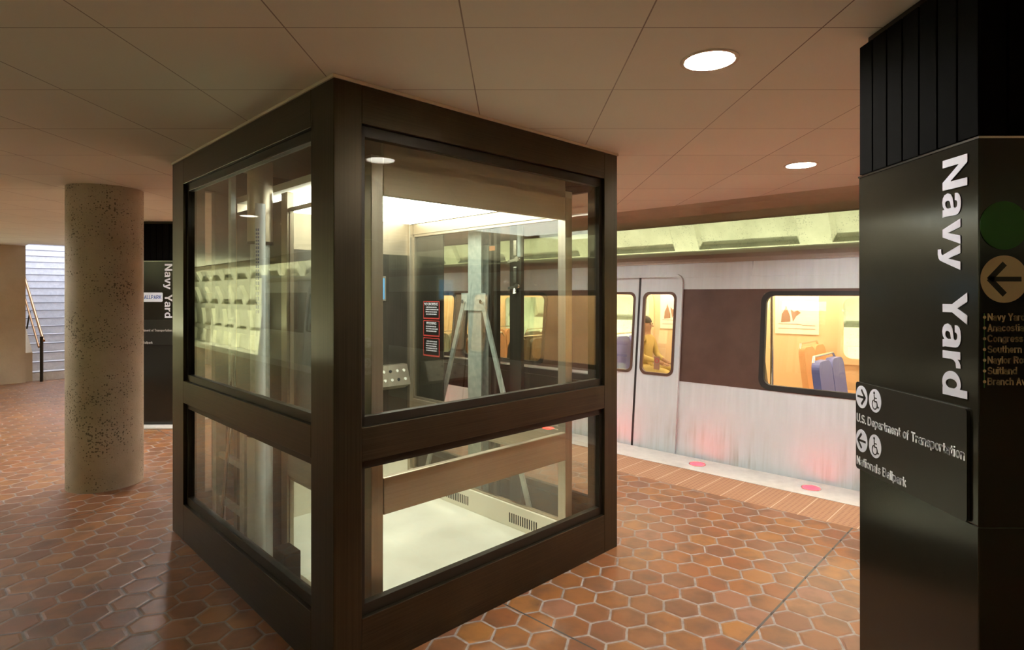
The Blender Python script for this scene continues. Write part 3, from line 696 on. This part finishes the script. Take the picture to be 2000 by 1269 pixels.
# ------------------------------------------------------------------ machinery in the shaft
gm = empty('guide_mast', (KC[0], KC[1], 0), KA, 'pale galvanised guide mast with two diagonal braces beside the cab', 'guide rail')
mb = MB(); mb.box(1.79, 1.80, 1.10, 1.255, 0, 2.45); mb.box(1.80, 1.88, 1.173, 1.183, 0, 2.45); mb.box(1.87, 1.88, 1.10, 1.255, 0, 2.45); mb.build('mast', M['galv'], gm)
MB().box(1.775, 1.789, 1.035, 1.32, 1.53, 1.665).build('bracket', M['galv'], gm)
for sgn, vt, vb in ((-1, 1.07, .52), (1, 1.285, 1.84)):
    mb = MB(); mb.bar((1.77, vt, 1.60), (1.77, vb, .0), (0, .04, 0), (.006, 0, 0)); mb.bar((1.785, vt, 1.60), (1.785, vb, .0), (0, .006, 0), (.03, 0, 0)); mb.build('brace', M['galv'], gm)
    mb = MB(); mb.cyl((1.775, vt, 1.60), (1.755, vt, 1.60), .016, n=8); mb.build('bolt', M['chrome'], gm)
rl = empty('channel_rail', (KC[0], KC[1], 0), KA, 'thin dark channel rail with orange tag right of the guide mast', 'rail')
mb = MB(); mb.box(1.82, 1.86, .96, .99, 0, 2.45); mb.box(1.82, 1.86, 1.02, 1.05, 0, 2.45); mb.build('channel', M['darkmetal'], rl)
MB().box(1.815, 1.8195, .975, 1.035, 1.985, 2.02).build('tag', mat('orange_tag', (.7,.28,.12), .5), rl)
sw = empty('limit_switch_rail', (KC[0], KC[1], 0), KA, 'dark rail carrying two silver limit switches under a white conduit', 'limit switch')
MB().box(1.90, 1.93, .78, .90, 0, 2.45).build('rail', M['darkmetal'], sw)
for z in (2.0, 1.80):
    s_ = MB(); s_.box(1.885, 1.90, .815, .85, z-.06, z+.06, b=.005); s_ = s_.build('switch_body', M['chrome'], sw)
    mb = MB(); mb.bar((1.882, .90, z-.10), (1.882, .79, z-.085), (0,0,.02), (.006,0,0)); mb.cyl((1.885,.80,z-.085), (1.87,.80,z-.085), .02, n=12); mb.build('lever', M['chrome'], s_)
mb = MB(); mb.cyl((1.88,.77,1.93), (1.88,.77,2.45), .022, n=16); mb.build('conduit', M['galv'], sw)
mb = MB(); mb.cyl((1.885,.83,1.66), (1.885,.83,1.70), .02, .012, n=12); mb.build('roller', M['chrome'], sw)
jk = empty('hydraulic_jack', (KC[0], KC[1], 0), KA, 'thick pale hydraulic jack cylinder standing behind the left glass', 'hydraulic jack')
mb = MB(); mb.cyl((.13,1.116,0), (.13,1.116,.86), .068, n=40); mb.build('cylinder', M['pipe'], jk)
mb = MB(); mb.cyl((.13,1.116,.855), (.13,1.116,.868), .071, n=40); mb.build('collar', M['stop'], jk)
mb = MB(); mb.cyl((.13,1.116,.868), (.13,1.116,1.95), .052, n=40); mb.build('ram', M['galv'], jk)
mb = MB(); mb.cyl((.13,1.116,1.95), (.13,1.116,2.45), .068, n=40); mb.build('sleeve', M['steel'], jk)
MB().cyl((.13,1.116,1.935), (.13,1.116,1.95), .071, n=40).build('collar', M['stop'], jk)
pp = empty('drain_pipe', (KC[0], KC[1], 0), KA, 'slim white pipe with blue vertical print in front of the jack', 'pipe')
MB().cyl((.085,1.0,0), (.085,1.0,2.15), .027, n=24).build('pipe', M['pipe'], pp)
mb = MB(); z = 1.55
while z < 2.02:
    q = .010+.012*random.random()
    for k in (-.5, .15):
        a0 = math.radians(215+k*40); a1 = math.radians(215+k*40+16)
        mb.poly([(.085+.0276*math.cos(a), 1.0+.0276*math.sin(a), zz) for zz in (z, z+q) for a in (a0, a1)], [[0,1,3,2]])
    z += q+.008
mb.build('printing', M['blueletter'], pp)
lf = empty('ladder_frame', (KC[0], KC[1], 0), KA, 'galvanised ladder frame of two stiles and rungs at the far left of the shaft', 'ladder frame')
for v_ in (1.33, 1.82): MB().box(.12, .18, v_, v_+.075, 0, 1.06).build('stile', M['galv'], lf)
MB().box(.13, .16, 1.58, 1.625, 1.0, 2.45).build('upright', M['galv'], lf)
for z in (.30, .59, 1.025): MB().box(.135, .165, 1.40, 1.82, z, z+.035).build('rung', M['galv'], lf)
mb = MB(); mb.tube([(.10,1.72,.02), (.10,1.50,.85), (.10,1.46,1.3)], .012); mb.build('cable_rod', M['chrome'], lf)
o = MB().box(.075, .16, .66, .80, .0, .33, b=.003).build('bracket_plate', M['stop'], None); o.location = (KC[0], KC[1], 0); o.rotation_euler = (0,0,KA)
tag(o, 'small dark bracket box at the bottom of the left lower pane', 'bracket')

# ------------------------------------------------------------------ platform edge lights
k = 0
for s in [1.614+1.03*i for i in range(-4, 11)]:
    x, y, _ = W(5.405, s)
    lab = {4: 'glowing red edge light nearest the sign pylon, in the granite strip', 5: 'glowing red edge light in front of the open stretch of train, left of the other', 6: 'glowing red edge light just right of the elevator enclosure, below the train doors'}.get(k)
    grp = None if lab else 'platform edge lights out of sight'
    o = empty('platform_edge_light', (x, y, .004), 0, lab or 'red edge light in the granite strip hidden behind the elevator or pylon', 'edge light', grp)
    n = 28; A = [(.080*math.cos(2*PI*i/n), .080*math.sin(2*PI*i/n)) for i in range(n)]; B = [(a*.86, b*.86) for a, b in A]
    mb = MB(); mb.ring(A, B, lambda a, b, t: (a, b, t), 0, .004); mb.build('rim', M['chrome'], o)
    mb = MB(); mb.cyl((0,0,0), (0,0,.003), .069, n=28); mb.build('lens', M['redlens'], o); k += 1

# ------------------------------------------------------------------ train
tr = empty('subway_train', (0,0,0), TA, 'white and brown subway train with lit windows standing along the right platform edge', 'train')
B0, LE = 5.657, .0986
def side(off): return lambda d, s, z: (B0+LE*z+d+off, s, z)
X0 = side(0)
SMIN, SMAX = -6.0, 18.3
doors = [(-3.01, -2.02), (3.04, 4.03), (9.09, 10.08), (15.14, 16.13)]
wins = [(2.16, .62), (.38, -1.14), (8.21, 6.67), (6.43, 4.91), (14.26, 12.72), (12.48, 10.96), (17.9, 16.8)]
wins = [(b, a) for a, b in wins]
def xb(mb, d0, d1, s0, s1, z0, z1, b=0): mb.box(d0, d1, s0, s1, z0, z1, b=b, xf=lambda x, y, z: X0(x, y, z)); return mb
# spans between doors
edges = [SMIN]+[e for d in doors for e in d]+[SMAX]
spans = [(edges[i], edges[i+1]) for i in range(0, len(edges), 2)]
WZ0, WZ1 = .775, 1.665
for a, b in spans:
    lower = MB(); xb(lower, 0, .05, a, b, -.75, .744); lower.build('lower_side_panel', M['trainwhite'], tr); band = MB()
    ws = sorted([w_ for w_ in wins if w_[0] > a and w_[1] < b]); cur = a
    for w_ in ws: xb(band, -.002, .05, cur, w_[0], .744, 1.71); xb(band, -.002, .05, w_[0], w_[1], .744, WZ0); xb(band, -.002, .05, w_[0], w_[1], WZ1, 1.71); cur = w_[1]
    xb(band, -.002, .05, cur, b, .744, 1.71); band.build('brown_band', M['brownband'], tr)
for a, b in doors: lower = MB(); xb(lower, 0, .05, a, b, -.75, -.02); lower.build('lower_side_panel', M['trainwhite'], tr)
cut = [SMIN]+[s_ for s_ in (-3.8, -.9, 2.28, 5.2, 8.3, 11.3, 14.4)]+[SMAX]
for a, b in zip(cut[:-1], cut[1:]):
    upper = MB(); xb(upper, 0, .05, a+.004, b-.004, 1.837, 1.99); upper.build('upper_side_panel', M['trainwhite'], tr)
for a, b in spans: upper = MB(); xb(upper, 0, .05, a, b, 1.71, 1.836); upper.build('upper_side_panel', M['trainwhite'], tr)
# cover strip and seams
mb = MB(); xb(mb, -.012, .0, SMIN, SMAX, 1.985, 2.0); mb.build('gutter', M['roofgrey'], tr)
mb = MB(); rp = [(B0+.19,1.99),(B0+.205,2.03),(B0+.25,2.075),(B0+.36,2.115),(B0+.7,2.155),(B0+1.5,2.19),(B0+2.3,2.155),(B0+2.64,2.115),(B0+2.75,2.075),(B0+2.80,2.0),(B0+2.76,1.97),(B0+.25,1.97)]
mb.prism(rp, lambda a, b, t: (a, t, b), SMIN, SMAX); mb.build('roof', M['roofgrey'], tr)
def wframe(a, b, parent, z0=WZ0, z1=WZ1, r=.10, w=.045, name='window_frame', m_='rubber', dd=-.012):
    mb = MB(); mb.ring(rrect(a-.022, b+.022, z0-.022, z1+.022, r), rrect(a+w-.022, b-w+.022, z0+w-.022, z1-w+.022, r*.75), lambda s_, z_, t: X0(t, s_, z_), dd, .03)
    fr = mb.build(name, M[m_], parent)
    mb = MB(); xb(mb, .012, .018, a, b, z0, z1); g_ = mb.build('window_glass', M['glass'], fr); return fr
for a, b in wins: wframe(a, b, tr)
for a, b in doors:
    mid = (a+b)/2
    # rounded door surround
    mb = MB(); o_ = rrect(a-.035, b+.035, -.20, 1.875, .09); i_ = rrect(a+.0, b-.0, -.16, 1.842, .07); mb.ring(o_, i_, lambda s_, z_, t: X0(t, s_, z_), -.030, .02); mb.build('door_surround', M['trainwhite'], tr)
    for (x, y) in ((a+.003, mid-.012), (mid+.012, b-.003)):
        mb = MB(); g0, g1 = x+.055, y-.055; z0, z1 = .80, 1.665
        xb(mb, -.004, .03, x, y, -.02, z0); xb(mb, -.004, .03, x, y, z1, 1.842); xb(mb, -.004, .03, x, g0, z0, z1); xb(mb, -.004, .03, g1, y, z0, z1)
        lf_ = mb.build('door', M['trainwhite'], tr)
        mb = MB(); mb.ring(rrect(g0-.02, g1+.02, z0-.02, z1+.02, .075), rrect(g0+.008, g1-.008, z0+.008, z1-.008, .058), lambda s_, z_, t: X0(t, s_, z_), -.010, .02); mb.build('door_window_frame', M['brownband'], lf_)
        mb = MB(); xb(mb, .010, .016, g0, g1, z0, z1); mb.build('window_glass', M['glass'], lf_)
        if x < mid:
            mb = MB(); xb(mb, .004, .008, (g0+g1)/2-.035, (g0+g1)/2+.035, .84, .98); st_ = mb.build('sticker', M['posterink'], lf_)
            mb = MB(); mm_ = [( (g0+g1)/2+.026*math.cos(t*PI/10), .935+.026*math.sin(t*PI/10)) for t in range(20)]; mi_ = [((p_-(g0+g1)/2)*.75+(g0+g1)/2, (q_-.935)*.75+.935) for p_, q_ in mm_]
            mb.ring(mm_, mi_, lambda s_, z_, t: X0(t, s_, z_), .002, .004); mb.build('prohibition_ring', M['red'], st_)
    mb = MB(); xb(mb, -.008, .02, mid-.012, mid+.012, -.01, 1.842); mb.build('door_seal', M['rubber'], tr)
    mb = MB(); xb(mb, -.035, .06, a, b, -.05, -.02); mb.build('door_sill', M['stop'], tr)
# end walls, far side, floor, inner lining
mb = MB()
for s_ in (SMIN, SMAX-.06): mb.box(B0+.1, B0+2.9, s_, s_+.06, -.75, 2.2)
mb.box(B0+2.86, B0+2.92, SMIN, SMAX, -.75, .78); mb.box(B0+2.80, B0+2.86, SMIN, SMAX, 1.67, 2.1)
cur = SMIN
for a, b in sorted(wins): mb.box(B0+2.82, B0+2.90, cur, a, .78, 1.67); cur = b
mb.box(B0+2.82, B0+2.90, cur, SMAX, .78, 1.67)
mb.build('far_side_and_ends', M['trainwhite'], tr)
MB().box(B0+.06, B0+2.85, SMIN+.07, SMAX-.07, -.12, -.02).build('train_floor', M['amberdark'], tr)
mb = MB(); cur = SMIN+.07; FI = B0+2.78
for a, b in sorted(wins): mb.box(FI, FI+.03, cur, a, 0, 2.0); mb.box(FI, FI+.03, a, b, 0, .80); mb.box(FI, FI+.03, a, b, 1.64, 2.0); cur = b
mb.box(FI, FI+.03, cur, SMAX-.07, 0, 2.0)
mb.build('inner_lining', M['amber'], tr)
for a, b in sorted(wins):
    mb = MB(); mb.ring(rrect(a-.05, b+.05, .76, 1.69, .12), rrect(a+.03, b-.03, .84, 1.61, .10), lambda s_, z_, t: (t, s_, z_), FI-.025, FI-.001); mb.build('inner_window_frame', M['amber'], tr)
MB().box(B0+.30, B0+2.70, SMIN+.1, SMAX-.1, 1.935, 1.965).build('inner_ceiling', M['amber'], tr)
for p_ in (B0+.55, B0+2.35): MB().box(p_, p_+.16, SMIN+.2, SMAX-.2, 1.905, 1.934).build('light_strip', M['trainlight'], tr)
# poster on the inner lining seen through the window
def poster(s0, s1):
    mb = MB(); mb.box(FI-.012, FI-.001, s0, s1, 1.12, 1.68, b=.004); po = mb.build('poster', M['poster'], tr)
    mb = MB(); f_ = lambda a, b, t: (t, s1-a*(s1-s0), 1.12+b*.56)
    mb.prism([(.14,.28),(.16,.48),(.22,.58),(.26,.70),(.30,.58),(.36,.42),(.36,.30)], f_, FI-.0145, FI-.0125)
    mb.prism([(.36,.62),(.42,.30),(.50,.44),(.60,.52),(.52,.58),(.44,.54)], f_, FI-.0145, FI-.0125)
    mb.prism([(.08,.13),(.92,.13),(.92,.14),(.08,.14)], f_, FI-.0145, FI-.0125)
    mb.prism([(.08,.24),(.6,.24),(.64,.215),(.92,.215),(.92,.225),(.64,.225),(.6,.25),(.08,.25)], f_, FI-.0145, FI-.0125)
    mb.build('poster_print', M['posterink'], po)
poster(2.42, 2.98); poster(4.25, 4.75); poster(8.4, 8.9)
for s_ in (3.28, 3.9, 2.30, 9.3): MB().cyl((B0+.75, s_, -.02), (B0+.75, s_, 1.935), .017, n=14).build('grab_pole', M['chrome'], tr)
def seat(p, s, m_, facing=1):
    mb = MB(); mb.box(p-.42, p+.42, s-.20, s+.22, .36, .46, b=.04); se = mb.build('passenger_seat', M[m_], tr)
    mb = MB(); k_ = facing
    for q in (-.21, .21):
        mb.prism(rrect(p+q-.20, p+q+.20, .44, 1.02, .10), lambda a, b, t: (a, s+k_*(.20+t+.12*(b-.44)), b), 0, .07)
    mb.build('seat_back', M[m_], se)
    mb = MB(); mb.tube([(p-.36, s+k_*.33, 1.0), (p-.30, s+k_*.34, 1.06), (p+.30, s+k_*.34, 1.06), (p+.36, s+k_*.33, 1.0)], .012, n=8); mb.build('grab_rail', M['chrome'], se)
    mb = MB(); mb.box(p-.35, p+.35, s-.12, s+.12, -.02, .36); mb.build('seat_base', M['stop'], se)
cols = ['seatbrown', 'seatblue', 'seatorange', 'seatbrown', 'seatorange']
for i, s_ in enumerate((2.25, 1.45, .70, -.10)): seat(B0+.72, s_, cols[i], 1); seat(B0+2.25, s_-.2, ['seatorange','seatblue','seatbrown','seatorange'][i], 1)
for i, s_ in enumerate((4.70, 5.6, 6.5, 7.4)): seat(B0+.72, s_+.4, cols[(i+2) % 5], -1); seat(B0+2.25, s_, cols[(i+1) % 5], 1)
# left-hand train, seen only mirrored in the glass
skip = ('passenger_seat', 'poster', 'grab_pole', 'light_strip')
t2 = copy_tree(tr, None, skip); t2.location = W(2.40, 10.6); t2.rotation_euler = (0,0,TA+PI)
t2['label'] = 'dark unlit subway train on the opposite track, mirrored in the left pane of the elevator'

# ------------------------------------------------------------------ passenger
def passenger(p, s):
    root = empty('person', W(p, s, 0), TA, 'person in a yellowish shirt seated behind the right-hand door window of the train', 'person')
    J = {'pelvis': ((0,0,.52), .13), 'waist': ((0,.01,.68), .125), 'chest': ((0,.01,.88), .145), 'neck0': ((0,.0,1.03), .06), 'neck': ((0,-.01,1.08), .05), 'head0': ((0,-.02,1.16), .082), 'head1': ((0,-.01,1.26), .085)}
    E = [('pelvis','waist'),('waist','chest'),('chest','neck0'),('neck0','neck'),('neck','head0'),('head0','head1')]
    for k, n_ in ((-1,'l'), (1,'r')):
        J['sh'+n_] = ((.17*k,.0,.98), .062); J['el'+n_] = ((.22*k,-.06,.74), .046); J['wr'+n_] = ((.10*k,-.28,.66), .03); J['hd'+n_] = ((.07*k,-.35,.64), .032)
        J['hip'+n_] = ((.10*k,-.02,.52), .09); J['kn'+n_] = ((.12*k,-.44,.52), .065); J['an'+n_] = ((.12*k,-.44,.10), .04); J['to'+n_] = ((.12*k,-.58,.05), .035)
        E += [('neck0','sh'+n_),('sh'+n_,'el'+n_),('el'+n_,'wr'+n_),('wr'+n_,'hd'+n_),('pelvis','hip'+n_),('hip'+n_,'kn'+n_),('kn'+n_,'an'+n_),('an'+n_,'to'+n_)]
    ks = list(J); me = bpy.data.meshes.new('body'); me.from_pydata([J[k_][0] for k_ in ks], [(ks.index(a), ks.index(b)) for a, b in E], [])
    o = link('body', me, root); me.materials.append(M['shirt']); me.materials.append(M['skin'])
    sm = o.modifiers.new('skin', 'SKIN')
    for i, k_ in enumerate(ks): r = J[k_][1]; me.skin_vertices[0].data[i].radius = (r, r*(.8 if k_ in ('chest','waist') else 1)); me.skin_vertices[0].data[i].use_root = (i == 0)
    o.modifiers.new('sub', 'SUBSURF').levels = 2; o.modifiers['sub'].render_levels = 2
    bpy.context.view_layer.update()
    ev = bpy.data.meshes.new_from_object(o.evaluated_get(bpy.context.evaluated_depsgraph_get())); o.modifiers.clear(); o.data = ev
    if len(ev.materials) < 2: ev.materials.clear(); ev.materials.append(M['shirt']); ev.materials.append(M['skin'])
    for pl_ in ev.polygons: pl_.use_smooth = True; pl_.material_index = 1 if (pl_.center.z > 1.05 or (pl_.center.y < -.22 and .58 < pl_.center.z < .72 and abs(pl_.center.x) < .12)) else 0
    # nose, ears; hair as a cap
    mb = MB(); mb.cyl((0,-.10,1.20), (0,-.125,1.175), .008, .014, n=8); mb.build('nose', M['skin'], root)
    bm = bmesh.new(); bmesh.ops.create_uvsphere(bm, u_segments=20, v_segments=14, radius=1)
    for v_ in list(bm.verts):
        if v_.co.z < -.15 and v_.co.y < .3: bm.verts.remove(v_)
    for v_ in bm.verts: v_.co = Vector((v_.co.x*.094, .012+v_.co.y*.104, 1.235+v_.co.z*.10))
    hm = bpy.data.meshes.new('hair'); bm.to_mesh(hm); bm.free(); hm.materials.append(M['hair'])
    for pl_ in hm.polygons: pl_.use_smooth = True
    link('hair', hm, root)
    for k in (-1, 1): mb = MB(); mb.cyl((.03*k,-.088,1.215), (.03*k,-.097,1.215), .009, n=10); mb.build('eye', M['black'], root)
    for k in (-1, 1):
        for q in range(5):
            mb = MB(); x = .07*k+(q-2)*.014; mb.tube([(x,-.36,.64), (x*.98,-.395-.006*(2-abs(q-2)),.635), (x*.96,-.41-.008*(2-abs(q-2)),.618)], .0075, n=8); mb.build('finger', M['skin'], root)
    return root
pr = passenger(B0+2.25, 4.70)
